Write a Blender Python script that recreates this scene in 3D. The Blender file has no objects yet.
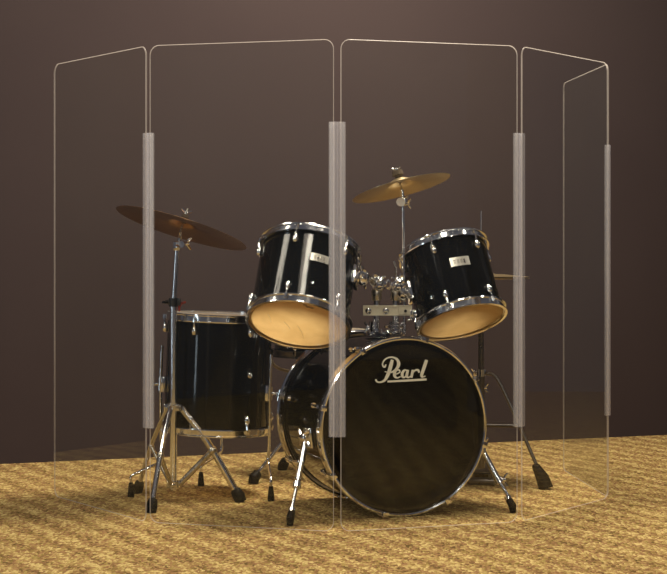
import bpy, bmesh, math, random
from mathutils import Vector, Matrix
random.seed(7)
R = math.radians
PI = math.pi
SC = bpy.context.scene
COL = SC.collection
F = 1640.0; HZ = 245.0; CX = 333.5; CH = 0.887      # focal length (px), horizon row, centre column, camera height (m)

def P(px, py, d):
    """point at depth d that the photograph shows at (px, py)"""
    return Vector(((px - CX) / F * d, d, CH - (py - HZ) / F * d))
def G(px, py):
    """point on the floor"""
    d = F * CH / (py - HZ)
    return Vector(((px - CX) / F * d, d, 0.0))

# ------------------------------------------------------------------ materials
def mat(name):
    m = bpy.data.materials.new(name); m.use_nodes = True
    nt = m.node_tree; return m, nt, nt.nodes, nt.links
def pbr(name, col, rough=.5, metal=0., coat=0., spec=.5, bump=None):
    m, nt, N, L = mat(name)
    b = N['Principled BSDF']
    b.inputs['Base Color'].default_value = (*col, 1)
    b.inputs['Roughness'].default_value = rough
    b.inputs['Metallic'].default_value = metal
    b.inputs['Coat Weight'].default_value = coat
    b.inputs['Specular IOR Level'].default_value = spec
    tc = N.new('ShaderNodeTexCoord')
    n = N.new('ShaderNodeTexNoise'); n.inputs['Scale'].default_value = (bump or (60, .1))[0]
    L.new(tc.outputs['Object'], n.inputs['Vector'])
    mr = N.new('ShaderNodeMapRange')
    mr.inputs['To Min'].default_value = rough*.7; mr.inputs['To Max'].default_value = rough*1.35
    L.new(n.outputs['Fac'], mr.inputs['Value']); L.new(mr.outputs['Result'], b.inputs['Roughness'])
    if bump:
        bp = N.new('ShaderNodeBump'); bp.inputs['Strength'].default_value = bump[1]; bp.inputs['Distance'].default_value = .002
        L.new(n.outputs['Fac'], bp.inputs['Height']); L.new(bp.outputs['Normal'], b.inputs['Normal'])
    return m
CHROME = pbr('chrome', (.86, .86, .86), .11, 1)
DARKM = pbr('dark_steel', (.20, .18, .16), .3, 1)
STEEL = pbr('dull_steel', (.58, .54, .46), .28, 1)
PLATE = pbr('brass_tinted_plate', (.78, .70, .52), .42, .5)
BADGE = pbr('brushed_badge', (.82, .78, .68), .30, .9)
LACQ = pbr('black_lacquer', (.002, .0024, .003), .07, 0, 0, .32)
INNER = pbr('shell_inside', (.62, .45, .26), .6)
BHEAD = pbr('black_drum_head', (.003, .0028, .003), .03, 0, 0, .34)
RUBBER = pbr('black_rubber', (.0025, .0025, .0025), .55, 0, 0, .12, (90, .2))
FELT = pbr('dark_felt', (.09, .07, .05), .95, 0, 0, .2, (300, .5))
BLKPL = pbr('black_plastic', (.015, .015, .016), .35)
CREAM = pbr('cream_paint', (.95, .92, .78), .45)
INK = pbr('dark_ink', (.10, .07, .03), .6)
REDM = pbr('red_plastic', (.30, .03, .015), .4)
WHITEP = pbr('white_plastic', (1, 1, 1), .3)

def head_mat(name, col, fac=.6):
    m, nt, N, L = mat(name)
    b = N['Principled BSDF']; out = N['Material Output']
    tc = N.new('ShaderNodeTexCoord')
    n = N.new('ShaderNodeTexNoise'); n.inputs['Scale'].default_value = 14; n.inputs['Detail'].default_value = 6
    L.new(tc.outputs['Object'], n.inputs['Vector'])
    cr = N.new('ShaderNodeValToRGB')
    cr.color_ramp.elements[0].color = (col[0]*.82, col[1]*.78, col[2]*.7, 1); cr.color_ramp.elements[0].position = .3
    cr.color_ramp.elements[1].color = (*col, 1); cr.color_ramp.elements[1].position = .65
    L.new(n.outputs['Fac'], cr.inputs['Fac']); L.new(cr.outputs['Color'], b.inputs['Base Color'])
    b.inputs['Roughness'].default_value = .3
    t = N.new('ShaderNodeBsdfTranslucent'); L.new(cr.outputs['Color'], t.inputs['Color'])
    mx = N.new('ShaderNodeMixShader'); mx.inputs[0].default_value = fac
    L.new(b.outputs[0], mx.inputs[1]); L.new(t.outputs[0], mx.inputs[2]); L.new(mx.outputs[0], out.inputs[0])
    return m
HEAD = head_mat('translucent_head', (.90, .66, .30))
def clear_head(name, lo, hi):
    m, nt, N, L = mat(name); b = N['Principled BSDF']; b.inputs['Base Color'].default_value = (.9, .88, .82, 1); b.inputs['Roughness'].default_value = .15
    t = N.new('ShaderNodeBsdfTransparent'); mx = N.new('ShaderNodeMixShader')
    n = N.new('ShaderNodeTexNoise'); n.inputs['Scale'].default_value = 20
    mr = N.new('ShaderNodeMapRange'); mr.inputs['To Min'].default_value = lo; mr.inputs['To Max'].default_value = hi
    L.new(n.outputs['Fac'], mr.inputs['Value']); L.new(mr.outputs[0], mx.inputs[0])
    L.new(b.outputs[0], mx.inputs[1]); L.new(t.outputs[0], mx.inputs[2]); L.new(mx.outputs[0], N['Material Output'].inputs[0]); return m
HEADC = clear_head('clear_head', .76, .86)
HEADD = clear_head('coated_clear_head', .40, .50)
HEADW = head_mat('white_head', (.9, .85, .75))

def cymbal_mat(name, col):
    m, nt, N, L = mat(name)
    b = N['Principled BSDF']
    b.inputs['Metallic'].default_value = 1; b.inputs['Roughness'].default_value = .3
    tc = N.new('ShaderNodeTexCoord'); sp = N.new('ShaderNodeVectorMath'); sp.operation = 'LENGTH'
    L.new(tc.outputs['Object'], sp.inputs[0])
    w = N.new('ShaderNodeMath'); w.operation = 'MULTIPLY'; w.inputs[1].default_value = 900
    L.new(sp.outputs['Value'], w.inputs[0])
    s = N.new('ShaderNodeMath'); s.operation = 'SINE'; L.new(w.outputs[0], s.inputs[0])
    bp = N.new('ShaderNodeBump'); bp.inputs['Strength'].default_value = .25; bp.inputs['Distance'].default_value = .0006
    L.new(s.outputs[0], bp.inputs['Height']); L.new(bp.outputs['Normal'], b.inputs['Normal'])
    n = N.new('ShaderNodeTexNoise'); n.inputs['Scale'].default_value = 9; L.new(tc.outputs['Object'], n.inputs['Vector'])
    cr = N.new('ShaderNodeValToRGB')
    cr.color_ramp.elements[0].color = (col[0]*.75, col[1]*.7, col[2]*.6, 1); cr.color_ramp.elements[0].position = .3
    cr.color_ramp.elements[1].color = (*col, 1); cr.color_ramp.elements[1].position = .7
    L.new(n.outputs['Fac'], cr.inputs['Fac']); L.new(cr.outputs['Color'], b.inputs['Base Color'])
    return m
BRASS = cymbal_mat('bronze', (.88, .72, .44))
DBRASS = cymbal_mat('dark_bronze', (.36, .21, .12))

def acrylic_mat():
    m, nt, N, L = mat('clear_acrylic'); N.remove(N['Principled BSDF']); out = N['Material Output']
    t = N.new('ShaderNodeBsdfTransparent'); t.inputs[0].default_value = (.975, .98, .97, 1)
    g = N.new('ShaderNodeBsdfGlossy'); g.inputs['Roughness'].default_value = .015
    d = N.new('ShaderNodeBsdfDiffuse'); d.inputs[0].default_value = (.75, .8, .7, 1)
    tc = N.new('ShaderNodeTexCoord'); n = N.new('ShaderNodeTexNoise'); n.inputs['Scale'].default_value = 3
    L.new(tc.outputs['Object'], n.inputs['Vector'])
    mr = N.new('ShaderNodeMapRange'); mr.inputs['To Min'].default_value = .003; mr.inputs['To Max'].default_value = .010
    L.new(n.outputs['Fac'], mr.inputs['Value'])
    fr = N.new('ShaderNodeFresnel'); fr.inputs[0].default_value = 1.49
    geo = N.new('ShaderNodeNewGeometry')
    inv = N.new('ShaderNodeMath'); inv.operation = 'SUBTRACT'; inv.inputs[0].default_value = 1; L.new(geo.outputs['Backfacing'], inv.inputs[1])
    mu = N.new('ShaderNodeMath'); mu.operation = 'MULTIPLY'; L.new(fr.outputs[0], mu.inputs[0]); L.new(inv.outputs[0], mu.inputs[1])
    a = N.new('ShaderNodeMixShader'); L.new(mr.outputs[0], a.inputs[0]); L.new(t.outputs[0], a.inputs[1]); L.new(d.outputs[0], a.inputs[2])
    b = N.new('ShaderNodeMixShader'); L.new(mu.outputs[0], b.inputs[0]); L.new(a.outputs[0], b.inputs[1]); L.new(g.outputs[0], b.inputs[2])
    L.new(b.outputs[0], out.inputs[0]); return m
ACR = acrylic_mat()
def frosted(name, col, tr):
    m, nt, N, L = mat(name); b = N['Principled BSDF']; out = N['Material Output']
    b.inputs['Base Color'].default_value = (*col, 1); b.inputs['Roughness'].default_value = .3
    tl = N.new('ShaderNodeBsdfTranslucent'); tl.inputs[0].default_value = (*col, 1)
    m0 = N.new('ShaderNodeMixShader'); m0.inputs[0].default_value = .45; L.new(b.outputs[0], m0.inputs[1]); L.new(tl.outputs[0], m0.inputs[2])
    t = N.new('ShaderNodeBsdfTransparent')
    tc = N.new('ShaderNodeTexCoord'); mp = N.new('ShaderNodeMapping'); mp.inputs['Scale'].default_value = (1, 1, .06)
    n = N.new('ShaderNodeTexNoise'); n.inputs['Scale'].default_value = 40
    L.new(tc.outputs['Object'], mp.inputs[0]); L.new(mp.outputs[0], n.inputs['Vector'])
    mr = N.new('ShaderNodeMapRange'); mr.inputs['To Min'].default_value = tr - .006; mr.inputs['To Max'].default_value = tr + .006
    L.new(n.outputs['Fac'], mr.inputs['Value'])
    mx = N.new('ShaderNodeMixShader'); L.new(mr.outputs[0], mx.inputs[0]); L.new(m0.outputs[0], mx.inputs[1]); L.new(t.outputs[0], mx.inputs[2])
    L.new(mx.outputs[0], out.inputs[0]); return m
EDGE = frosted('acrylic_lit_edge', (.92, .86, .80), .58)  # pale colour stands in for the light that clear acrylic edges catch
HINGE = frosted('frosted_vinyl', (.78, .78, .83), .79)

def wall_mat(name='wall_cloth'):
    m, nt, N, L = mat(name); b = N['Principled BSDF']
    tc = N.new('ShaderNodeTexCoord')
    n = N.new('ShaderNodeTexNoise'); n.inputs['Scale'].default_value = 1.3; n.inputs['Detail'].default_value = 5
    L.new(tc.outputs['Object'], n.inputs['Vector'])
    cr = N.new('ShaderNodeValToRGB')
    cr.color_ramp.elements[0].color = (.049, .0355, .036, 1); cr.color_ramp.elements[0].position = .25
    cr.color_ramp.elements[1].color = (.055, .0405, .040, 1); cr.color_ramp.elements[1].position = .75
    L.new(n.outputs['Fac'], cr.inputs['Fac']); L.new(cr.outputs['Color'], b.inputs['Base Color'])
    b.inputs['Roughness'].default_value = .9; b.inputs['Specular IOR Level'].default_value = .15
    n2 = N.new('ShaderNodeTexNoise'); n2.inputs['Scale'].default_value = 350; L.new(tc.outputs['Object'], n2.inputs['Vector'])
    bp = N.new('ShaderNodeBump'); bp.inputs['Strength'].default_value = .2; bp.inputs['Distance'].default_value = .002
    L.new(n2.outputs['Fac'], bp.inputs['Height']); L.new(bp.outputs['Normal'], b.inputs['Normal'])
    return m
def carpet_mat():
    m, nt, N, L = mat('carpet_loops'); b = N['Principled BSDF']
    tc = N.new('ShaderNodeTexCoord')
    mp = N.new('ShaderNodeMapping'); mp.inputs['Rotation'].default_value = (0, 0, R(8)); mp.inputs['Scale'].default_value = (1, .5, 1)
    L.new(tc.outputs['Object'], mp.inputs[0])
    # broad rows of the woven pattern
    wv = N.new('ShaderNodeTexWave'); wv.inputs['Scale'].default_value = 2.9; wv.inputs['Distortion'].default_value = 3
    wv.inputs['Detail'].default_value = 2; wv.inputs['Detail Scale'].default_value = 2.5
    mp2 = N.new('ShaderNodeMapping'); mp2.inputs['Rotation'].default_value = (0, 0, R(-31.5)); L.new(tc.outputs['Object'], mp2.inputs[0])
    L.new(mp2.outputs[0], wv.inputs['Vector'])
    vo = N.new('ShaderNodeTexVoronoi'); vo.inputs['Scale'].default_value = 125; L.new(mp.outputs[0], vo.inputs['Vector'])
    sep = N.new('ShaderNodeSeparateColor'); L.new(vo.outputs['Color'], sep.inputs[0])
    no = N.new('ShaderNodeTexNoise'); no.inputs['Scale'].default_value = 75; no.inputs['Detail'].default_value = 3; L.new(mp.outputs[0], no.inputs['Vector'])
    big = N.new('ShaderNodeTexNoise'); big.inputs['Scale'].default_value = 2.2; L.new(tc.outputs['Object'], big.inputs['Vector'])
    def mth(op, a, c, k=None):
        x = N.new('ShaderNodeMath'); x.operation = op
        L.new(a, x.inputs[0])
        if c is not None: L.new(c, x.inputs[1])
        else: x.inputs[1].default_value = k
        return x.outputs[0]
    s = mth('ADD', mth('MULTIPLY', sep.outputs[0], None, .50), mth('MULTIPLY', wv.outputs['Fac'], None, .22))
    s = mth('ADD', s, mth('MULTIPLY', no.outputs['Fac'], None, .48))
    s = mth('ADD', s, mth('MULTIPLY', big.outputs['Fac'], None, .12))
    cr = N.new('ShaderNodeValToRGB'); e = cr.color_ramp.elements
    e[0].position = .33; e[0].color = (.13, .085, .028, 1)
    e[1].position = .92; e[1].color = (.66, .50, .20, 1)
    for p, c in ((.50, (.265, .145, .062, 1)), (.62, (.36, .21, .090, 1)), (.75, (.44, .30, .110, 1))):
        q = e.new(p); q.color = c
    L.new(s, cr.inputs['Fac'])
    # olive flecks
    mx = N.new('ShaderNodeMix'); mx.data_type = 'RGBA'
    mr = N.new('ShaderNodeMapRange'); mr.inputs['From Min'].default_value = .62; mr.inputs['From Max'].default_value = .9; mr.inputs['To Max'].default_value = .55
    L.new(sep.outputs[1], mr.inputs['Value']); L.new(mr.outputs[0], mx.inputs[0])
    L.new(cr.outputs['Color'], mx.inputs[6]); mx.inputs[7].default_value = (.30, .22, .055, 1)
    L.new(mx.outputs[2], b.inputs['Base Color'])
    b.inputs['Roughness'].default_value = .95; b.inputs['Specular IOR Level'].default_value = .1
    bp = N.new('ShaderNodeBump'); bp.inputs['Strength'].default_value = .7; bp.inputs['Distance'].default_value = .006
    L.new(vo.outputs['Distance'], bp.inputs['Height']); bp.invert = True; L.new(bp.outputs['Normal'], b.inputs['Normal'])
    return m

# ------------------------------------------------------------------ mesh helpers (world coordinates)
def frame(a, ref=None):
    a = a.normalized()
    ref = ref or (Vector((0, 0, 1)) if abs(a.z) < .9 else Vector((1, 0, 0)))
    u = (ref - a * ref.dot(a)).normalized(); return u, a.cross(u)
def tube(bm, pts, r, seg=12, cap=True):
    pts = [Vector(p) for p in pts]; n = len(pts)
    rr = r if isinstance(r, (list, tuple)) else [r] * n
    tang = []
    for i in range(n):
        a = pts[max(i-1, 0)]; b = pts[min(i+1, n-1)]; tang.append((b - a).normalized())
    u, v = frame(tang[0]); rings = []
    for i in range(n):
        t = tang[i]; u = (u - t * u.dot(t)).normalized(); v = t.cross(u)
        rings.append([bm.verts.new(pts[i] + (u * math.cos(2*PI*k/seg) + v * math.sin(2*PI*k/seg)) * rr[i]) for k in range(seg)])
    for a, b in zip(rings, rings[1:]):
        for k in range(seg):
            bm.faces.new((a[k], a[(k+1) % seg], b[(k+1) % seg], b[k]))
    if cap:
        bm.faces.new(rings[0][::-1]); bm.faces.new(rings[-1])
def smooth(pts, k=6):
    pts = [Vector(p) for p in pts]; out = []
    q = [pts[0]*2 - pts[1]] + pts + [pts[-1]*2 - pts[-2]]
    for i in range(1, len(q)-2):
        for j in range(k):
            t = j / k
            a, b, c, d = q[i-1], q[i], q[i+1], q[i+2]
            out.append(.5*((2*b) + (c-a)*t + (2*a-5*b+4*c-d)*t*t + (3*b-a-3*c+d)*t**3))
    return out + [pts[-1]]
def lathe(bm, c, a, prof, seg=48, closed=False):
    """prof: list of (radius, along axis)"""
    a = a.normalized(); u, v = frame(a); rings = []
    for r, h in prof:
        if r < 1e-6: rings.append([bm.verts.new(c + a*h)])
        else: rings.append([bm.verts.new(c + a*h + (u*math.cos(2*PI*k/seg) + v*math.sin(2*PI*k/seg))*r) for k in range(seg)])
    pairs = list(zip(rings, rings[1:])) + ([(rings[-1], rings[0])] if closed else [])
    for A, B in pairs:
        for k in range(seg):
            k2 = (k+1) % seg
            if len(A) == 1 and len(B) == 1: continue
            if len(A) == 1: bm.faces.new((A[0], B[k2], B[k]))
            elif len(B) == 1: bm.faces.new((A[k], A[k2], B[0]))
            else: bm.faces.new((A[k], A[k2], B[k2], B[k]))
def obox(bm, c, ax, hs, bev=0.):
    x, y, z = [v.normalized() for v in ax]
    t = bmesh.new(); bmesh.ops.create_cube(t, size=2)
    for v in t.verts: v.co = Vector((v.co.x*hs[0], v.co.y*hs[1], v.co.z*hs[2]))
    if bev: bmesh.ops.bevel(t, geom=t.edges[:], offset=bev, segments=2, affect='EDGES', profile=.6)
    mp = {}
    for v in t.verts: mp[v] = bm.verts.new(c + x*v.co.x + y*v.co.y + z*v.co.z)
    for f in t.faces: bm.faces.new([mp[v] for v in f.verts])
    t.free()
def ball(bm, c, r, ax=None, sc=(1, 1, 1), seg=14):
    ax = ax or (Vector((1, 0, 0)), Vector((0, 1, 0)), Vector((0, 0, 1)))
    rings = []
    nn = 8
    def pt(th, ph):
        q = (math.sin(th)*math.cos(ph)*r*sc[0], math.sin(th)*math.sin(ph)*r*sc[1], math.cos(th)*r*sc[2])
        return c + ax[0]*q[0] + ax[1]*q[1] + ax[2]*q[2]
    top = bm.verts.new(pt(0, 0)); bot = bm.verts.new(pt(PI, 0))
    for i in range(1, nn):
        rings.append([bm.verts.new(pt(PI*i/nn, 2*PI*k/seg)) for k in range(seg)])
    for k in range(seg):
        k2 = (k+1) % seg
        bm.faces.new((top, rings[0][k], rings[0][k2])); bm.faces.new((bot, rings[-1][k2], rings[-1][k]))
        for A, B in zip(rings, rings[1:]): bm.faces.new((A[k], B[k], B[k2], A[k2]))
def wing(bm, c, a, s, size=.012):
    """wing nut: hub along a, two wings along s"""
    a = a.normalized(); s = (s - a*s.dot(a)).normalized()
    tube(bm, [c, c + a*size*.9], [size*.5, size*.4], 10)
    for k in (-1, 1):
        tube(bm, [c + a*size*.4 + s*k*size*.3, c + a*size*.9 + s*k*size*1.0, c + a*size*1.3 + s*k*size*1.5], [size*.28, size*.34, size*.26], 8)
def emit(name, bm, m, parent=None, loc=None, flat=False, mats=None):
    bmesh.ops.recalc_face_normals(bm, faces=bm.faces[:])
    base = Vector(loc) if loc is not None else (Vector(parent['_w']) if parent is not None else Vector())
    for v in bm.verts: v.co -= base
    me = bpy.data.meshes.new(name); bm.to_mesh(me); bm.free()
    for q in (mats or [m]): me.materials.append(q)
    for p in me.polygons: p.use_smooth = not flat
    if not flat:
        try: me.set_sharp_from_angle(angle=R(38))
        except Exception: pass
    o = bpy.data.objects.new(name, me); COL.objects.link(o)
    if parent is not None: o.parent = parent
    else: o.location = base
    o['_w'] = tuple(base)
    return o
def tag(o, label, cat, group=None):
    o['label'] = label; o['category'] = cat
    if group: o['group'] = group
def thing(name, loc, label, cat, group=None):
    o = bpy.data.objects.new(name, None); COL.objects.link(o); o.location = loc; o.empty_display_size = .1
    o['_w'] = tuple(loc); tag(o, label, cat, group); return o
def B(): return bmesh.new()
X = Vector((1, 0, 0)); Y = Vector((0, 1, 0)); Z = Vector((0, 0, 1))

# ------------------------------------------------------------------ room
wa = Vector((-1.35, 6.64, 0)); wb = Vector((1.556, 7.66, 0)); wd = (wb - wa).normalized(); wn = Vector((wd.y, -wd.x, 0))   # wn faces the camera
q0 = wa - wd*3.2; q1 = wb + wd*3.0
bm = B()
c = (q0 + q1)/2 + wn*4.6 - Z*.03
obox(bm, c, (wd, wn, Z), ((q1-q0).length/2, 4.6, .03))
o = emit('floor', bm, carpet_mat(), flat=True); o['kind'] = 'structure'
WALL = wall_mat()
bm = B(); obox(bm, (q0+q1)/2 - wn*.06 + Z*1.65, (wd, wn, Z), ((q1-q0).length/2, .06, 1.71))
o = emit('wall_back', bm, WALL, flat=True); o['kind'] = 'structure'
# dark wall added out of view, guessed from a reflection in the bass drum head
s0 = Vector((1.36, 4.85, 0)); s1 = Vector((2.75, 2.3, 0)); sd = (s1-s0).normalized()
bm = B(); obox(bm, (s0+s1)/2 + Z*1.2 + Vector((-sd.y, sd.x, 0))*.05, (sd, Vector((-sd.y, sd.x, 0)), Z), ((s1-s0).length/2, .05, 1.2))
o = emit('added_wall_right', bm, WALL, flat=True); o['kind'] = 'structure'

# ------------------------------------------------------------------ drums
def inside(bm, c, a, rr):
    for f in bm.faces:
        m_ = f.calc_center_median() - c
        if (m_ - a*m_.dot(a)).length < rr - .001: f.material_index = 1
def drum(root, Cb, a, r, h, nl, ph, hoop=CHROME, lowhoop=None, tophead=HEADC, bothead=HEAD, lug_len=.03, badge=None, seg=72):
    a = a.normalized(); u = (X - a*X.dot(a)).normalized(); v = u.cross(a)      # v faces the camera
    def D(phi): return u*math.sin(R(phi)) + v*math.cos(R(phi))
    bm = B(); lathe(bm, Cb, a, [(r, 0), (r, h), (r-.008, h), (r-.008, 0)], seg, True)
    inside(bm, Cb, a, r-.004)
    sh = emit('shell', bm, None, root, mats=[LACQ, INNER])
    for nm, c0, s in (('bottom_hoop', Cb, -1), ('top_hoop', Cb + a*h, 1)):
        bm = B()
        lathe(bm, c0, a*s, [(r+.004, -.017), (r+.014, -.017), (r+.0145, -.0135), (r+.0075, -.012), (r+.0065, .004), (r+.0125, .007), (r+.0125, .0105), (r+.003, .0105), (r+.0025, -.006)], seg, True)
        emit(nm, bm, (lowhoop or hoop) if s < 0 else hoop, root)
    for nm, c0, s, m in (('bottom_head', Cb, -1, bothead), ('top_head', Cb + a*h, 1, tophead)):
        bm = B(); lathe(bm, c0, a*s, [(r+.002, -.004), (r+.001, .002), (r-.006, .004), (r-.02, .003), (r*.6, .003), (0, .003)], seg)
        hd = emit(nm, bm, m, root)
        if nm == 'bottom_head': bh = hd
    for k in range(nl):
        d = D(ph + 360/nl*k); sd = a.cross(d)
        for c0, s in ((Cb, 1), (Cb + a*h, -1)):
            b = c0 + a*s*.048 + d*r
            bm = B()
            ball(bm, b + d*.007, .0125, (d, sd, a), (.95, .85, 1.25))
            tube(bm, [b - d*.001, b + d*.007], .0065, 12)
            tube(bm, [b + d*.008 - a*s*.004, b + d*.0095 - a*s*.02], .0052, 10)
            lg = emit('lug', bm, CHROME, root)
            bm = B()
            tube(bm, [b + d*.0105 - a*s*.012, c0 + a*s*.010 + d*(r+.0125)], .0028, 8)
            tube(bm, [c0 + a*s*.016 + d*(r+.0125), c0 + a*s*.009 + d*(r+.0125), c0 - a*s*.001 + d*(r+.0125)], [.0065, .0065, .0045], 8)
            emit('tension_rod', bm, CHROME, lg)
    if badge:
        phi, hh, w, t = badge; bm = B(); n = 8; R2 = r + .0022
        th = w / r / 2
        grid = []
        for i in range(n+1):
            q = phi + math.degrees(-th + 2*th*i/n)
            grid.append((D(q)*r, D(q)*R2))
        for (i0, o0), (i1, o1) in zip(grid, grid[1:]):
            for lo, hi in ((hh - t/2, hh + t/2),):
                vs = [bm.verts.new(Cb + p + a*z) for p, z in ((o0, lo), (o1, lo), (o1, hi), (o0, hi), (i0, lo), (i1, lo), (i1, hi), (i0, hi))]
                for f in ((0, 1, 2, 3), (0, 4, 5, 1), (3, 2, 6, 7)): bm.faces.new([vs[j] for j in f])
        bmesh.ops.remove_doubles(bm, verts=bm.verts[:], dist=1e-5)
        bg = emit('badge', bm, BADGE, root)
        # worn, unreadable raised marks on the badge plate
        bm = B()
        for s in (-.55, -.2, .12, .42):
            q = phi + math.degrees(th*s); d = D(q)
            obox(bm, Cb + d*(R2+.0004) + a*hh, (a.cross(d), a, d), (w*.055, t*.22, .0006))
        emit('badge_mark', bm, STEEL, bg, flat=True)
    return D, bh
def axis(lean, back):
    l, b = R(lean), R(back); return Vector((math.sin(l)*math.cos(b), math.sin(b), math.cos(l)*math.cos(b)))

# left rack tom
aL = axis(8.5, 29.5); CbL = P(298.5, 323, 5.40)
tomL = thing('tom_drum', CbL, 'black rack tom tilted right, larger one above the left edge of the bass drum', 'drum', 'rack toms')
DL, bhL = drum(tomL, CbL, aL, .163, .272, 6, -13, badge=(18, .165, .062, .028))
bm = B()          # faint printed mark and stick wear on the lower head
for k, (px, py, l) in enumerate(((305, 305, 8), (308, 307, 9), (312, 308, 6))):
    n = aL
    # point on the head plane below the view ray
    ray = P(px, py, 1) - Vector((0, 0, CH)); t = (CbL - n*.0045 - Vector((0, 0, CH))).dot(n)/ray.dot(n); p = Vector((0, 0, CH)) + ray*t
    uu = (X - n*X.dot(n)).normalized(); obox(bm, p, (uu, n.cross(uu), n), (l*.0008, .0025, .0004))
emit('printed_mark', bm, INK, bhL, flat=True)
for (x0, y0, x1, y1) in ((284, 322, 290, 329), (298, 326, 303, 337), (268, 314, 271, 322)):
    n = aL; pp = []
    for px, py in ((x0, y0), ((x0+x1)/2+1, (y0+y1)/2), (x1, y1)):
        ray = P(px, py, 1) - Vector((0, 0, CH)); t = (CbL - n*.004 - Vector((0, 0, CH))).dot(n)/ray.dot(n); pp.append(Vector((0, 0, CH)) + ray*t)
    bm = B(); tube(bm, pp, .0006, 5); emit('scratch', bm, CREAM, bhL)
# right rack tom
aR = axis(-13.3, 23); CbR = P(461.5, 320, 5.58)
tomR = thing('tom_drum', CbR, 'black rack tom tilted left, smaller one under the golden centre cymbal', 'drum', 'rack toms')
DR, bhR = drum(tomR, CbR, aR, .146, .262, 6, -20, tophead=HEADD, badge=(9, .155, .068, .032))
# floor tom
aF = axis(2.2, 0); CbF = P(216, 428.5, 5.85)
ftom = thing('floor_tom', Vector((CbF.x, CbF.y, 0)), 'large black floor tom on three chrome legs behind the left cymbal stand', 'drum')
DF, bhF = drum(ftom, CbF, aF, .186, .402, 6, -83)
zF = CbF.z
for phi, foot, hb in ((-78, G(131, 497), .155), (68, G(271, 501), .14), (180, G(201, 486), .15)):
    d = DF(phi); sd = aF.cross(d); p = CbF + aF*hb + d*(.186+.012)
    bm = B(); obox(bm, CbF + aF*hb + d*.195, (d, sd, aF), (.009, .016, .028), .004)
    tube(bm, [p + d*.006 - aF*.022, p + d*.006 + aF*.022], .0105, 12)
    wing(bm, p + d*.016, d, sd, .012); br = emit('leg_bracket', bm, CHROME, ftom)
    top = p + d*.006 + aF*.135; out = (foot - p); out.z = 0
    # rod straight down, then a kink outwards and down to the rubber tip
    e = out.normalized(); L = out.length
    q = [top, p + d*.006, Vector((p.x, p.y, .25)) + d*.005, Vector((p.x, p.y, .17)) + d*.003, Vector((p.x, p.y, .125)) + e*.002, Vector((p.x, p.y, .12)).lerp(Vector((foot.x, foot.y, .075)), .5), Vector((foot.x, foot.y, .075)) - e*.004, Vector((foot.x, foot.y, .055)), Vector((foot.x, foot.y, .03))]
    bm = B(); tube(bm, [q[0] + (q[0]-q[1]).normalized()*.001, q[0]] + smooth(q, 5)[1:], .0055, 10)
    lg = emit('leg', bm, CHROME, ftom)
    bm = B(); tube(bm, [foot + Z*.052, foot + Z*.045, foot + Z*.006, foot], [.006, .0085, .0125, .0115], 14)
    emit('rubber_foot', bm, RUBBER, lg)
bm = B(); dd = DF(40); ball(bm, CbF + aF*.205 + dd*.188, .010, (dd, aF.cross(dd), aF), (.5, 1, 1)); tube(bm, [CbF + aF*.205 + dd*.184, CbF + aF*.205 + dd*.198], .004, 8)
emit('air_vent', bm, CHROME, ftom)
for o_, D_, C_, a_, r_, ph_, hh_ in ((tomL, DL, CbL, aL, .163, 13, .07), (tomR, DR, CbR, aR, .146, -40, .06)):
    bm = B(); dd = D_(ph_); lathe(bm, C_ + a_*hh_ + dd*r_, dd, [(0, .002), (.003, .002), (.006, .003), (.007, 0)], 16); emit('air_vent', bm, CHROME, o_)

# snare drum (behind the bass drum)
CbS = Vector((-.052, 6.32, .470)); aS = axis(0, 0)
snare = thing('snare_drum', CbS, 'chrome hooped snare drum mostly hidden behind the larger rack tom and bass drum', 'drum')
drum(snare, CbS, aS, .175, .082, 4, 60, tophead=HEADW, bothead=HEADW, lowhoop=DARKM)

# ------------------------------------------------------------------ bass drum
yaw = R(19.5)
n = Vector((math.sin(yaw), -math.cos(yaw), 0))           # front, towards the camera and right
uB = Vector((math.cos(yaw), math.sin(yaw), 0))
CfB = Vector(((403.2 - CX)/F*5.36, 5.36, .2945)); RB = .2785; LB = .43
CbB = CfB - n*LB
bass = thing('bass_drum', Vector((CfB.x, CfB.y, 0)) - n*LB/2, 'large black bass drum lying on its side with white script on its front head', 'drum')
bm = B(); lathe(bm, CbB, n, [(RB, .0), (RB, LB), (RB-.01, LB), (RB-.01, 0)], 96, True); inside(bm, CbB, n, RB-.005); emit('shell', bm, None, bass, mats=[LACQ, INNER])
for nm, c0, s in (('front_hoop', CfB, 1), ('rear_hoop', CbB, -1)):
    bm = B(); lathe(bm, c0, n*s, [(RB+.004, -.034), (RB+.0105, -.036), (RB+.012, -.030), (RB+.010, -.020), (RB+.010, .004), (RB+.0135, .008), (RB+.0155, .012), (RB+.0135, .0165), (RB+.009, .018), (RB+.0045, .0155), (RB+.003, .011), (RB+.003, .004), (RB+.004, -.010)], 112, True)
    emit(nm, bm, CHROME, bass)
bm = B(); lathe(bm, CfB, n, [(RB+.0035, -.002), (RB+.0035, .007), (RB-.004, .009), (RB-.016, .0065), (RB*.6, .0065), (0, .0065)], 112)
fh = emit('front_head', bm, BHEAD, bass)
bm = B(); lathe(bm, CbB, -n, [(RB+.003, -.002), (RB+.003, .007), (RB-.004, .009), (RB-.016, .0065), (0, .0065)], 96)
emit('rear_head', bm, HEADW, bass)
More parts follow.
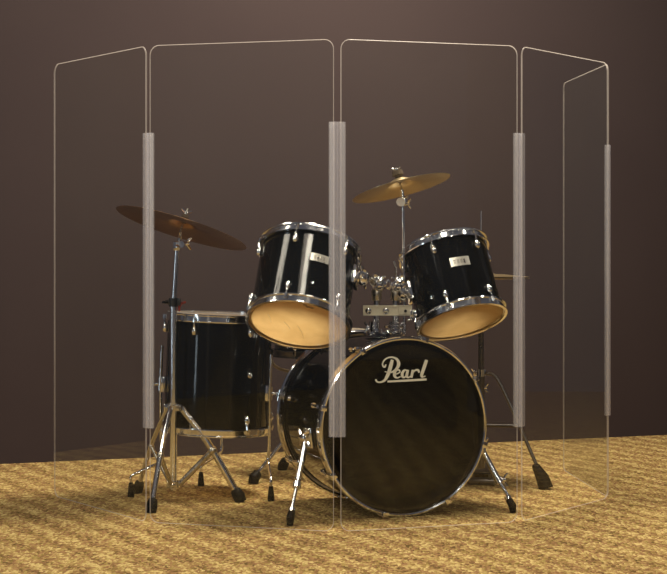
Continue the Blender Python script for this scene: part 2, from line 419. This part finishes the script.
for k in range(8):
    al = R(166 + 45*k); d = uB*math.cos(al) + Z*math.sin(al); sd = n.cross(d)
    for c0, s in ((CfB, 1), (CbB, -1)):
        b = c0 - n*s*.085 + d*RB
        bm = B(); ball(bm, b + d*.009, .0125, (d, sd, n), (.9, .8, 1.35)); tube(bm, [b - d*.001, b + d*.009], .009, 12)
        tube(bm, [b + d*.012, b + d*.014 + n*s*.03], .0055, 10)
        lg = emit('lug', bm, CHROME, bass)
        bm = B(); tube(bm, [b + d*.014 + n*s*.02, c0 - n*s*.012 + d*(RB+.018)], .003, 8); emit('tension_rod', bm, CHROME, lg)
        bm = B(); e = c0 + d*(RB+.0155)
        obox(bm, e + n*s*.002 + d*.003, (n, sd, d), (.024, .010, .0035), .0015)
        obox(bm, e + n*s*.0245 - d*.004, (n, sd, d), (.0025, .009, .009), .001)
        tube(bm, [e - n*s*.030 + d*.004, e - n*s*.014 + d*.004], .007, 10)
        if k in (0, 7, 3, 4) and s == -1: tube(bm, [e - n*s*.01 + d*.008 - sd*.02, e - n*s*.01 + d*.008 + sd*.02], .0032, 8)
        emit('claw', bm, CHROME, bass)
# spurs: bracket on the shell, telescopic rod, rubber tip
for sx, bk, foot, kn in ((-1, P(306, 438, 5.36), G(290, 526), .45), (1, P(491, 446, 5.52), G(513, 513), .35)):
    sn = bk - CbB; sn = sn - n*sn.dot(n); sn.normalize()
    al_c = CbB + n*((bk - CbB).dot(n))
    s0 = al_c + sn*RB
    up = n.cross(sn)
    bm = B(); obox(bm, s0 + sn*.008, (n, up, sn), (.030, .034, .012), .005); ball(bm, s0 + sn*.024, .020); tube(bm, [s0 + sn*.014 - n*.020, s0 + sn*.020 + n*.020], .011, 12)
    wing(bm, s0 + sn*.03 - n*.022, -n, up, .018); wing(bm, s0 + sn*.03 + n*.024, n, up, .016)
    emit('spur_bracket', bm, CHROME, bass)
    a0 = s0 + sn*.022; tip = Vector((foot.x, foot.y, .02)); mid = a0.lerp(tip, .58)
    bm = B(); tube(bm, [a0, mid], .010, 12); tube(bm, [mid - (mid-a0).normalized()*.008, mid + (mid-a0).normalized()*.012], .0135, 12)
    wing(bm, mid + X*sx*.012*(-1 if sx < 0 else 1), X*(1 if sx > 0 else -1), Z, .015); tube(bm, [mid, tip + Z*.01], .006, 10)
    sp = emit('spur', bm, CHROME, bass)
    dr = (tip - a0).normalized()
    bm = B(); tube(bm, [tip - dr*.032, tip - dr*.026, tip - dr*.004, Vector((tip.x, tip.y, .002))], [.008, .0115, .0135, .010], 14)
    emit('rubber_foot', bm, RUBBER, sp)
    bm = B(); tube(bm, [tip - dr*.04, tip - dr*.03], .0115, 12); emit('foot_collar', bm, CHROME, sp)

# script lettering on the front head, traced as pen strokes (crop pixels, 9.53 per photo pixel), laid flat on the head
def on_head(zx, zy):
    px = 370 + zx/9.529; py = 340 + zy/9.533
    o_ = Vector((0, 0, CH)); ray = P(px, py, 1) - o_
    pl = CfB + n*.0072; t = (pl - o_).dot(n)/ray.dot(n); return o_ + ray*t
def stroke(bm, pts, w, k=7):
    """ribbon with changing pen width, laid on the head as a thin decal with thickness"""
    v = [Vector((x, y, ww)) for (x, y), ww in zip(pts, w)]
    v = smooth(v, k); n_ = len(v); Lf = []; Rt = []
    for i in range(n_):
        a_ = v[max(i-1, 0)]; b_ = v[min(i+1, n_-1)]; t = Vector((b_.x-a_.x, b_.y-a_.y)); t.normalize()
        s = Vector((-t.y, t.x))*v[i].z/2
        Lf.append((v[i].x+s.x, v[i].y+s.y)); Rt.append((v[i].x-s.x, v[i].y-s.y))
    def vv(p, o_): return bm.verts.new(on_head(*p) + n*o_)
    l0 = [vv(p, 0) for p in Lf]; r0 = [vv(p, 0) for p in Rt]; l1 = [vv(p, .0012) for p in Lf]; r1 = [vv(p, .0012) for p in Rt]
    for i in range(n_-1):
        for q in ((l1[i], r1[i], r1[i+1], l1[i+1]), (l0[i], l1[i], l1[i+1], l0[i+1]), (r1[i], r0[i], r0[i+1], r1[i+1])): bm.faces.new(q)
    for e in (0, -1): bm.faces.new((l0[e], r0[e], r1[e], l1[e]))
letters = [
 # P: stem with curled tail, loop over the top and bowl
 [([(212, 188), (196, 250), (178, 310), (160, 350), (138, 385), (100, 402), (68, 398), (52, 376)], [26, 34, 33, 30, 22, 15, 14, 17]),
  ([(152, 232), (140, 256), (124, 250), (120, 222), (142, 186), (184, 166), (228, 168), (262, 192), (272, 232), (256, 270), (226, 298), (196, 308), (186, 300)], [10, 17, 14, 11, 13, 14, 17, 26, 31, 26, 20, 14, 9]),
  ([(140, 300), (160, 306), (186, 312)], [8, 10, 8])],
 [([(222, 330), (256, 322), (282, 306), (278, 288), (258, 286), (238, 304), (232, 330), (240, 352), (262, 360), (292, 348)], [9, 10, 13, 15, 14, 23, 27, 23, 14, 9])],
 [([(352, 294), (334, 286), (316, 300), (306, 326), (312, 352), (330, 354), (350, 330)], [15, 16, 23, 27, 23, 15, 10]),
  ([(362, 284), (352, 322), (350, 346), (364, 358), (384, 346)], [20, 25, 25, 15, 9])],
 [([(408, 284), (402, 316), (392, 360)], [21, 25, 22]),
  ([(402, 322), (418, 300), (438, 286), (460, 290), (466, 312)], [9, 12, 18, 22, 14])],
 [([(538, 190), (522, 240), (505, 290), (492, 330), (496, 350), (520, 346)], [28, 31, 30, 28, 22, 9]),
  ([(506, 344), (516, 350), (528, 342)], [8, 9, 7])],
]
NM = ['lettering_p', 'lettering_e', 'lettering_a', 'lettering_r', 'lettering_l']
bm = B()
for g in letters:
    for pts, w in g: stroke(bm, pts, w)
stroke(bm, [(166, 396), (350, 386), (538, 375)], [18, 20, 20], 3)
o = emit('script_lettering', bm, CREAM, fh, flat=True); o['label'] = 'cream script lettering reading Pearl with an underline'

# ------------------------------------------------------------------ tom holder on the bass drum
base = P(384, 337, 5.60); base.z = CbB.z + RB + .004
hold = thing('tom_holder', base, 'chrome double tom holder standing on top of the bass drum', 'stand')
bm = B(); obox(bm, base + Z*.008, (uB, n, Z), (.062, .034, .009), .004)
for sx in (-1, 1):
    tube(bm, [base + uB*sx*.036 + Z*.01, base + uB*sx*.036 + Z*.050], .0175, 16)
    wing(bm, base + uB*sx*.055 + Z*.03, uB*sx, Z, .013)
    obox(bm, base + uB*sx*.036 + n*.03 + Z*.016, (uB, n, Z), (.014, .012, .010), .003)
ball(bm, base + n*.036 + Z*.012, .013); wing(bm, base + n*.04 + Z*.034, n, uB, .012)
emit('base_plate', bm, CHROME, hold)
for (px, top_y, cl, tomc, tD, tC, ta, tr, phi, hh) in ((376.5, 296, (379, 284), (362, 270), DL, CbL, aL, .163, 78, .175), (395.5, 296, (398, 285), (414, 272), DR, CbR, aR, .146, -84, .13)):
    p0 = P(px, 330, 5.60); p1 = P(px, 297, 5.60); cc = P(cl[0], cl[1], 5.60)
    bm = B(); tube(bm, [Vector((p0.x, p0.y, base.z + .03)), p1], .0115, 16); po = emit('post', bm, CHROME, hold)
    bm = B(); tube(bm, [p1 - Z*.012, p1, p1 + Z*.018, cc - Z*.012], [.0155, .018, .0185, .014], 16); emit('post_sleeve', bm, STEEL, po)
    bm = B(); sx = -1 if px < 385 else 1
    obox(bm, cc, (Vector((.8, 0, .6)), Y, Vector((-.6, 0, .8))), (.023, .019, .020), .006)
    ball(bm, cc - Y*.020 - Z*.004, .019); ball(bm, cc + X*.014*sx + Z*.014, .021)
    wing(bm, cc - Y*.034 - X*.004, -Y, Vector((.7, 0, .7)), .014); wing(bm, cc + Z*.018, Z - X*sx*.4, X, .012); wing(bm, cc - X*sx*.018, -X*sx, Z, .011)
    tube(bm, [cc - X*.02 - Z*.014, cc + X*.02 - Z*.014], .006, 8)
    emit('clamp', bm, CHROME, hold)
    br = tC + ta*hh + tD(phi)*(tr + .006)
    bm = B(); k = cc + (br - cc)*.45 + Z*.014
    tube(bm, smooth([cc, cc + X*sx*.012 + Z*.012, k, br + tD(phi)*.01], 5), .0095, 12); emit('arm', bm, CHROME, hold)
    bm = B(); dd = tD(phi); s_ = ta.cross(dd)
    obox(bm, br + dd*.001, (dd, s_, ta), (.007, .032, .034), .005)
    ball(bm, br + dd*.026, .026, (dd, s_, ta), (.9, 1, 1.1)); wing(bm, br + dd*.03 + s_*.022, s_*1, ta, .014); wing(bm, br + dd*.03 - s_*.022, -s_, ta, .014)
    wing(bm, br + dd*.018 + ta*.02, ta, s_, .011)
    for q in (-1, 1): ball(bm, br + dd*.005 + ta*q*.024 + s_*.018, .005)
    emit('tom_bracket', bm, CHROME, tomL if sx < 0 else tomR)
if True:
    bm = B(); p = P(396, 283, 5.60); tube(bm, [p, p + Z*.05, p + Z*.075 - X*.008], [.004, .004, .005], 8); emit('memory_pin', bm, CHROME, hold)

# cross bar and the cymbal rod it carries
crod = thing('cymbal_holder', P(404, 330, 5.63), 'thin chrome cymbal rod rising between the two rack toms from a slotted bar', 'stand')
bd = 5.578
c0 = P(387.5, 310.5, bd); hw = 24.5/F*bd; hz = 5.0/F*bd
bm = B()
obox(bm, c0, (X, Y, Z), (hw, .003, hz), .0012)
obox(bm, c0 + Z*hz*.86 - Y*.004, (X, Y, Z), (hw, .003, hz*.14), .0008); obox(bm, c0 - Z*hz*.86 - Y*.004, (X, Y, Z), (hw, .003, hz*.14), .0008)
obox(bm, c0 + X*hw*.72 - Y*.004, (X, Y, Z), (hw*.28, .003, hz*.9), .0008); obox(bm, c0 - X*hw*.97 - Y*.004, (X, Y, Z), (hw*.03, .003, hz*.9), .0005)
bar = emit('slotted_bar', bm, PLATE, crod, flat=True)
bm = B()
for px in (368.5, 386): b_ = P(px, 311, bd - .006); ball(bm, b_, .012, (X, Y, Z), (1, .5, 1))
emit('bolt', bm, CHROME, bar)
bm = B(); b_ = P(405.5, 311, bd - .008); tube(bm, [b_ + Y*.003, b_ - Y*.003], .0055, 6); emit('hex_socket', bm, BLKPL, bar)
bm = B(); tube(bm, [P(404.5, 334, 5.594), P(404.3, 290, 5.594), P(403, 204, 5.594)], .0048, 12); emit('rod', bm, CHROME, crod)
bm = B(); w0 = P(413, 314, 5.58); obox(bm, w0, (X, Y, Z), (.010, .012, .014), .004); wing(bm, w0 + X*.01, X, Z, .012); wing(bm, w0 - Z*.012 - X*.004, -Z, X, .009); emit('bar_clamp', bm, CHROME, crod)

# ------------------------------------------------------------------ cymbals
def cymbal(name, c, a, r, m, label, group=None, bell=.052, rise=.018):
    """c: centre hole of the cymbal, on top of the bell"""
    a = a.normalized(); bm = B(); bh = .020
    top = [(.006, 0), (bell*.35, -.0025), (bell*.7, -.009), (bell*.95, -bh), (bell*1.1, -bh-.003), (r*.5, -bh-rise*.38), (r*.8, -bh-rise*.78), (r, -bh-rise)]
    prof = top + [(x, h - .0012) for x, h in top[::-1]]
    lathe(bm, c, a, prof, 96, True)
    o = emit(name, bm, m, None, loc=c)
    tag(o, label, 'cymbal', group); return o
# left cymbal stand
aC1 = axis(16.4, 9.5); c1 = P(182.5, 225, 5.66) + aC1*.026
cymbal('cymbal', c1, aC1, .234, DBRASS, 'large dark bronze cymbal seen from below on the left stand', 'crash and ride cymbals')
aC2 = axis(-14.3, 8.0); c2 = P(400.3, 183.6, 5.60) + aC2*.022
cymbal('cymbal', c2, aC2, .172, BRASS, 'smaller golden cymbal tilted up to the right above the two rack toms', 'crash and ride cymbals', bell=.045)
def top_hardware(root, c, a, drop, felt=True, wn=True):
    """stem through a cymbal with felt above and below, wing nut on top"""
    bm = B(); tube(bm, [c - a*drop, c + a*.035], .0035, 10); emit('stem', bm, STEEL, root)
    bm = B(); tube(bm, [c - a*.018, c - a*.0035], [.010, .013], 16); tube(bm, [c + a*.001, c + a*.011], .0125, 16); emit('felt_washer', bm, FELT, root)
    if wn: bm = B(); wing(bm, c + a*.013, a, X, .012); emit('wing_nut', bm, CHROME, root)
D1 = 5.68
cb = Vector(((173.5-CX)/F*D1, D1, 0))
cs = thing('cymbal_stand', cb, 'chrome tripod cymbal stand in front of the floor tom', 'stand')
def pz(py, d): return CH - (py - HZ)/F*d
bm = B(); tube(bm, [cb + Z*.05, cb + Z*pz(303, D1)], .0125, 16); emit('lower_pole', bm, CHROME, cs)
tp = P(177, 246, D1)
bm = B(); tube(bm, [cb + Z*pz(306, D1), tp - Z*.01], .0092, 16); emit('upper_pole', bm, CHROME, cs)
bm = B(); k = cb + Z*pz(302, D1); tube(bm, [k - Z*.016, k + Z*.014], .0165, 16); wing(bm, k - X*.014, -X, Y, .016); obox(bm, k + X*.016, (X, Y, Z), (.009, .010, .012), .003)
hc = emit('height_clamp', bm, BLKPL, cs)
bm = B(); wing(bm, k + X*.018 - Z*.006, Vector((.7, 0, -.5)), Z, .013); emit('clamp_screw', bm, REDM, hc)
bm = B(); obox(bm, tp, (X, Y, Z), (.012, .013, .016), .004); tube(bm, [tp + X*.016 - Y*.02 + Z*.006, tp + X*.016 + Y*.02 + Z*.006], .012, 18)
wing(bm, tp + X*.03 + Z*.008, X, Z, .014); ball(bm, tp + X*.004 - Y*.014 - Z*.004, .010)
tube(bm, [tp + X*.004, tp + X*.010 + Z*.03, c1 - aC1*.05], [.008, .006, .005], 10); emit('tilter', bm, CHROME, cs)
top_hardware(cs, c1, aC1, .055)
kc = cb + Z*pz(407, D1); lc = cb + Z*pz(484, D1)
bm = B(); tube(bm, [kc - Z*.012, kc + Z*.016], .020, 18)
for q in range(3): an = R(200 + 120*q); obox(bm, kc + Vector((math.cos(an), math.sin(an), 0))*.026, (Vector((math.cos(an), math.sin(an), 0)), Vector((-math.sin(an), math.cos(an), 0)), Z), (.010, .008, .012), .003)
wing(bm, kc + Vector((.01, -.022, .006)), -Y, X, .010); emit('leg_collar', bm, CHROME, cs)
bm = B(); tube(bm, [lc - Z*.010, lc + Z*.010], .024, 18); ball(bm, lc - Y*.024, .010); ball(bm, lc + X*.022, .010); tube(bm, [lc - Z*.02, lc], .013, 12); emit('brace_collar', bm, CHROME, cs)
def tripod_leg(root, kc, lc, foot, rt, fs=.017, bow=.02, flat=True, lift=.028):
    e = foot - kc; e.z = 0; L = e.length; e.normalize(); s = e.cross(Z)
    end = Vector((foot.x, foot.y, lift)) - e*.012
    a0 = kc + e*.030
    pts = smooth([a0, a0 + e*bow + Z*(-.02), a0.lerp(end, .42) + e*bow*.9, end], 6)
    bm = B()
    tube(bm, pts, rt, 12)
    lg = emit('leg', bm, CHROME, root)
    at = a0.lerp(end, .50) + e*bow*.8
    bm = B(); tube(bm, [lc + e*.022, at], rt*.85, 10); ball(bm, at, rt*1.4); emit('brace', bm, STEEL, root)
    bm = B(); d = (end - a0).normalized()
    tube(bm, [end - d*.020, end - d*.014, end + d*.008, Vector((foot.x, foot.y, .001))], [fs*.62, fs*.95, fs*1.15, fs], 14)
    emit('rubber_foot', bm, RUBBER, lg)
tripod_leg(cs, kc, lc, G(151, 513), .0095)
tripod_leg(cs, kc, lc, G(241, 502), .012, .0195, .012)
tripod_leg(cs, kc, lc, G(137, 493), .0085)

# tilter of the cymbal rod
tp = P(401.5, 202, 5.594)
bm = B(); obox(bm, tp + X*.008, (X, Y, Z), (.010, .010, .014), .004); wing(bm, tp + X*.018 - Z*.006, X, Z, .011); wing(bm, tp + X*.014 + Z*.012, X + Z, Y, .009)
tube(bm, [tp + X*.004, c2 - aC2*.045], .0058, 10); tl = emit('tilter', bm, CHROME, crod)
bm = B(); ball(bm, tp - Y*.014 - X*.003, .0155, (X, Y, Z), (1, .45, 1), 20); o = emit('tilter_cap', bm, WHITEP, tl); o['label'] = 'bright white round cap'
top_hardware(crod, c2, aC2, .05, wn=False)
bm = B(); tube(bm, [c2 + aC2*.008, c2 + aC2*.024], [.020, .018], 18); emit('top_felt', bm, FELT, crod)
bm = B(); wing(bm, c2 + aC2*.024, aC2, X, .009); emit('wing_nut', bm, CHROME, crod)

# ------------------------------------------------------------------ hi-hat
DH = 6.08; hb = Vector(((481-CX)/F*DH, DH, 0))
hh = thing('hi_hat_stand', hb, 'tall dark hi-hat stand with a thin pull rod behind the right rack tom', 'stand')
ht = pz(277, DH)
bm = B(); tube(bm, [hb + Z*.06, hb + Z*.42], .0135, 14); tube(bm, [hb + Z*.42, hb + Z*(ht-.02)], .0105, 14); emit('pole', bm, DARKM, hh)
bm = B(); tube(bm, [hb + Z*(ht-.03), hb + Z*pz(211, DH)], .0032, 8); emit('pull_rod', bm, CHROME, hh)
bm = B(); tube(bm, [hb + Z*(ht+.048), hb + Z*(ht+.075)], .011, 12); wing(bm, hb + Z*(ht+.062) + X*.011, X, Z, .01); emit('clutch', bm, CHROME, hh)
kc2 = hb + Z*pz(373, DH); 
bm = B(); tube(bm, [kc2 - Z*.012, kc2 + Z*.014], .020, 14); wing(bm, kc2 - X*.02, -X, Z, .011); wing(bm, kc2 - Z*.055 + X*.012, X, Z, .011); emit('leg_collar', bm, CHROME, hh)
lc2 = hb + Z*pz(425, DH)
bm = B(); tube(bm, [lc2 - Z*.01, lc2 + Z*.01], .018, 14); emit('brace_collar', bm, DARKM, hh)
for foot in (G(546, 489), hb + Vector((-.12, .27, 0)), hb + Vector((-.2, -.10, 0))):
    if foot.x < hb.x and foot.y < hb.y: continue
    e = (foot - hb).normalized(); s_ = e.cross(Z); end = Vector((foot.x, foot.y, .05)) - e*.02
    pts = smooth([kc2 + e*.02, kc2 + e*.06 - Z*.015, kc2.lerp(end, .36) + e*.035 + Z*.01, end], 7)
    bm = B(); tube(bm, pts, .0065, 10); lg = emit('leg', bm, DARKM, hh)
    bm = B(); tube(bm, [lc2 + e*.015, kc2.lerp(end, .52) + e*.02], .0075, 10); emit('brace', bm, DARKM, hh)
    d = (end - kc2).normalized()
    bm = B(); tube(bm, [end - d*.045, end - d*.035, end + d*.01, Vector((foot.x, foot.y, .001))], [.010, .015, .024, .027], 14); emit('rubber_foot', bm, RUBBER, lg)
# pedal
bm = B(); fd = Vector((.10, .99, 0)).normalized(); fs_ = fd.cross(Z)
obox(bm, hb + Z*.012, (fs_, fd, Z), (.052, .03, .010), .004)
obox(bm, hb + fd*.18 + Z*.035, (fs_, fd, Vector((0, -.18, 1))), (.040, .13, .005), .003)
obox(bm, hb + fd*.31 + Z*.010, (fs_, fd, Z), (.044, .03, .010), .003)
for s_ in (-1, 1): tube(bm, [hb + fs_*s_*.045 + Z*.02, hb + fs_*s_*.03 + Z*.08, hb + Z*.10], .006, 10)
for s_ in (-1, 1): tube(bm, [hb + fs_*s_*.03 + Z*.012, hb + fs_*s_*.03 + fd*.31 + Z*.012], .004, 8)
emit('pedal', bm, DARKM, hh)
cymbal('hi_hat_cymbal', hb + Z*(ht+.035), Vector((.02, 0, 1)), .178, BRASS, 'upper brass hi-hat cymbal whose edge shows right of the smaller rack tom', 'hi-hat pair', .05, .010)
cymbal('hi_hat_cymbal', hb + Z*(ht-.031), Vector((-.02, 0, -1)), .178, BRASS, 'lower brass hi-hat cymbal facing up beneath its twin', 'hi-hat pair', .05, .010)

# ------------------------------------------------------------------ snare stand
sb = Vector((CbS.x, CbS.y, 0))
ss = thing('snare_stand', sb, 'chrome snare stand with rubber feet between floor tom and bass drum', 'stand')
bm = B(); tube(bm, [sb + Z*.06, sb + Z*.39], .0125, 14); emit('pole', bm, STEEL, ss)
kz = sb + Z*.26; lz = sb + Z*.09
bm = B(); tube(bm, [kz - Z*.012, kz + Z*.014], .02, 14); tube(bm, [lz - Z*.01, lz + Z*.01], .02, 14); emit('leg_collar', bm, CHROME, ss)
for ft in (G(253, 484), G(282, 470), sb + Vector((.2, .2, 0))): tripod_leg(ss, kz, lz, ft, .0075, .0185, .015)
for an in (80, 200, 320):
    e = Vector((math.cos(R(an)), math.sin(R(an)), 0))
    bm = B(); tube(bm, smooth([sb + Z*.375, sb + e*.06 + Z*.39, sb + e*.165 + Z*.415, sb + e*.199 + Z*.45, sb + e*.200 + Z*.48], 4), .006, 10); bk_ = emit('basket_arm', bm, DARKM, ss)
    bm = B(); tube(bm, [sb + e*.200 + Z*.46, sb + e*.200 + Z*.49], .0095, 10); emit('rubber_grip', bm, RUBBER, bk_)

# ------------------------------------------------------------------ acrylic shield
V = [Vector((-.985, 5.79, 0)), Vector((-.594, 5.24, 0)), Vector((.0115, 5.07, 0)), Vector((.597, 5.25, 0)), Vector((.965, 5.75, 0)), Vector((.906, 6.46, 0))]
sh = thing('drum_shield', V[2], 'tall clear acrylic folding shield of five panels standing around the drum kit', 'shield')
HP = 1.524; TH = .003; CR = .030
def panel(a, b, g0, g1):
    d = (b - a).normalized(); s = Vector((d.y, -d.x, 0)); a = a + d*g0; b = b - d*g1; W = (b - a).length
    out = []
    for cx, cz, st in ((CR, CR, 180), (W-CR, CR, 270), (W-CR, HP-CR, 0), (CR, HP-CR, 90)):
        for i in range(9):
            an = R(st + 90*i/8); out.append((cx + CR*math.cos(an), cz + CR*math.sin(an)))
    bm = B()
    def ring(ins, off):
        sx = (W - 2*ins)/W; sz = (HP - 2*ins)/HP
        return [bm.verts.new(a + d*(ins + x*sx) + Z*(ins + z*sz + .0005) + s*off) for x, z in out]
    rg = [ring(.0015, TH), ring(0, TH*.45), ring(0, -TH*.45), ring(.0015, -TH)]
    bm.faces.new(rg[0]); bm.faces.new(rg[3][::-1]); N_ = len(out)
    for f, k in zip(rg, rg[1:]):
        for i in range(N_):
            q = bm.faces.new((f[i], k[i], k[(i+1) % N_], f[(i+1) % N_])); q.material_index = 1
    return emit('panel', bm, None, sh, flat=True, mats=[ACR, EDGE])
for i in range(5): panel(V[i], V[i+1], (0, .008, .011, .009, .008)[i], (.008, .011, .009, .008, 0)[i])
def hinge(v, a, b, z0, z1, w):
    """two vinyl channels gripping the panel edges, joined by a soft web"""
    bm = B()
    for q in (a, b):
        d = (q - v).normalized(); s = Vector((d.y, -d.x, 0))
        prof = [(.003, -.0075), (w, -.0065), (w, -.0040), (.0085, -.0040), (.0085, .0040), (w, .0040), (w, .0065), (.003, .0075), (.0015, .004), (.0015, -.004)]
        lo = [bm.verts.new(v + d*x + s*y + Z*z0) for x, y in prof]; hi = [bm.verts.new(v + d*x + s*y + Z*z1) for x, y in prof]
        m_ = len(prof)
        for i in range(m_): bm.faces.new((lo[i], lo[(i+1) % m_], hi[(i+1) % m_], hi[i]))
        bm.faces.new(lo[::-1]); bm.faces.new(hi)
    e = ((a - v).normalized() - (b - v).normalized()).normalized(); s = e.cross(Z)
    obox(bm, v + Z*(z0+z1)/2, (e, s, Z), (.0022, .0012, (z1-z0)/2))
    emit('hinge', bm, HINGE, sh, flat=True)
for i, (z0, z1, w) in zip((1, 2, 3, 4), ((.302, 1.245, .020), (.293, 1.268, .0255), (.305, 1.245, .021), (.290, 1.238, .020))):
    hinge(V[i], V[i-1], V[i+1], z0, z1, w)

# ------------------------------------------------------------------ lights
def area(name, loc, aim, sx, sy, en, col):
    l = bpy.data.lights.new(name, 'AREA'); l.shape = 'RECTANGLE'; l.size = sx; l.size_y = sy; l.energy = en; l.color = col
    o = bpy.data.objects.new(name, l); COL.objects.link(o); o.location = loc
    o.rotation_euler = (Vector(aim) - Vector(loc)).to_track_quat('-Z', 'Y').to_euler(); return o
area('ceiling_light_back', (.5, 5.95, 3.25), (.1, 5.7, 0), .8, .6, 128, (1, .87, .70))
area('ceiling_light_left', (-2.45, 4.95, 3.3), (-.1, 5.4, .8), .65, .95, 30, (1, .90, .76))
area('ceiling_light_front', (.2, 3.8, 3.3), (0, 5.2, .2), .5, .5, 24, (1, .90, .76))
area('window_far_left', (-3.75, 2.6, 1.0), (0, 5.6, .3), .3, 1.9, 11, (.75, .88, 1))
area('fill_behind_camera', (1.0, -1.6, 2.5), (.1, 5.3, .4), .35, .35, 28, (1, .93, .82))  # added fill, no known lamp: brightens the lettering and camera-facing surfaces
for lx, ly in ((-1.7, 1.6), (1.9, 1.8), (-.7, .3), (.9, .1), (-2.6, 3.0), (2.5, 5.2)):  # added small lamps out of view, to give the chrome bright spots
    area('chrome_sparkle_fill', (lx, ly, 3.3), (lx*.5, 4.6, .3), .16, .16, 7, (1, .93, .82))
w = bpy.data.worlds.new('World'); SC.world = w; w.use_nodes = True
bg = w.node_tree.nodes['Background']; bg.inputs[0].default_value = (.78, .78, 1, 1); bg.inputs[1].default_value = .075

# ------------------------------------------------------------------ camera
cd = bpy.data.cameras.new('camera'); cam = bpy.data.objects.new('camera', cd); COL.objects.link(cam)
cam.location = (0, 0, CH); cam.rotation_euler = (PI/2, 0, 0)
cd.sensor_width = 36; cd.sensor_fit = 'HORIZONTAL'; cd.lens = 36*F/667; cd.shift_y = -(287 - HZ)/667
cd.clip_end = 50
SC.camera = cam
for o in bpy.data.objects:
    if '_w' in o: del o['_w']
vs = SC.view_settings; vs.view_transform = 'Standard'; vs.look = 'None'; vs.gamma = 1; vs.exposure = 0; vs.use_curve_mapping = False
SC.cycles.transparent_max_bounces = 24; SC.cycles.max_bounces = 10
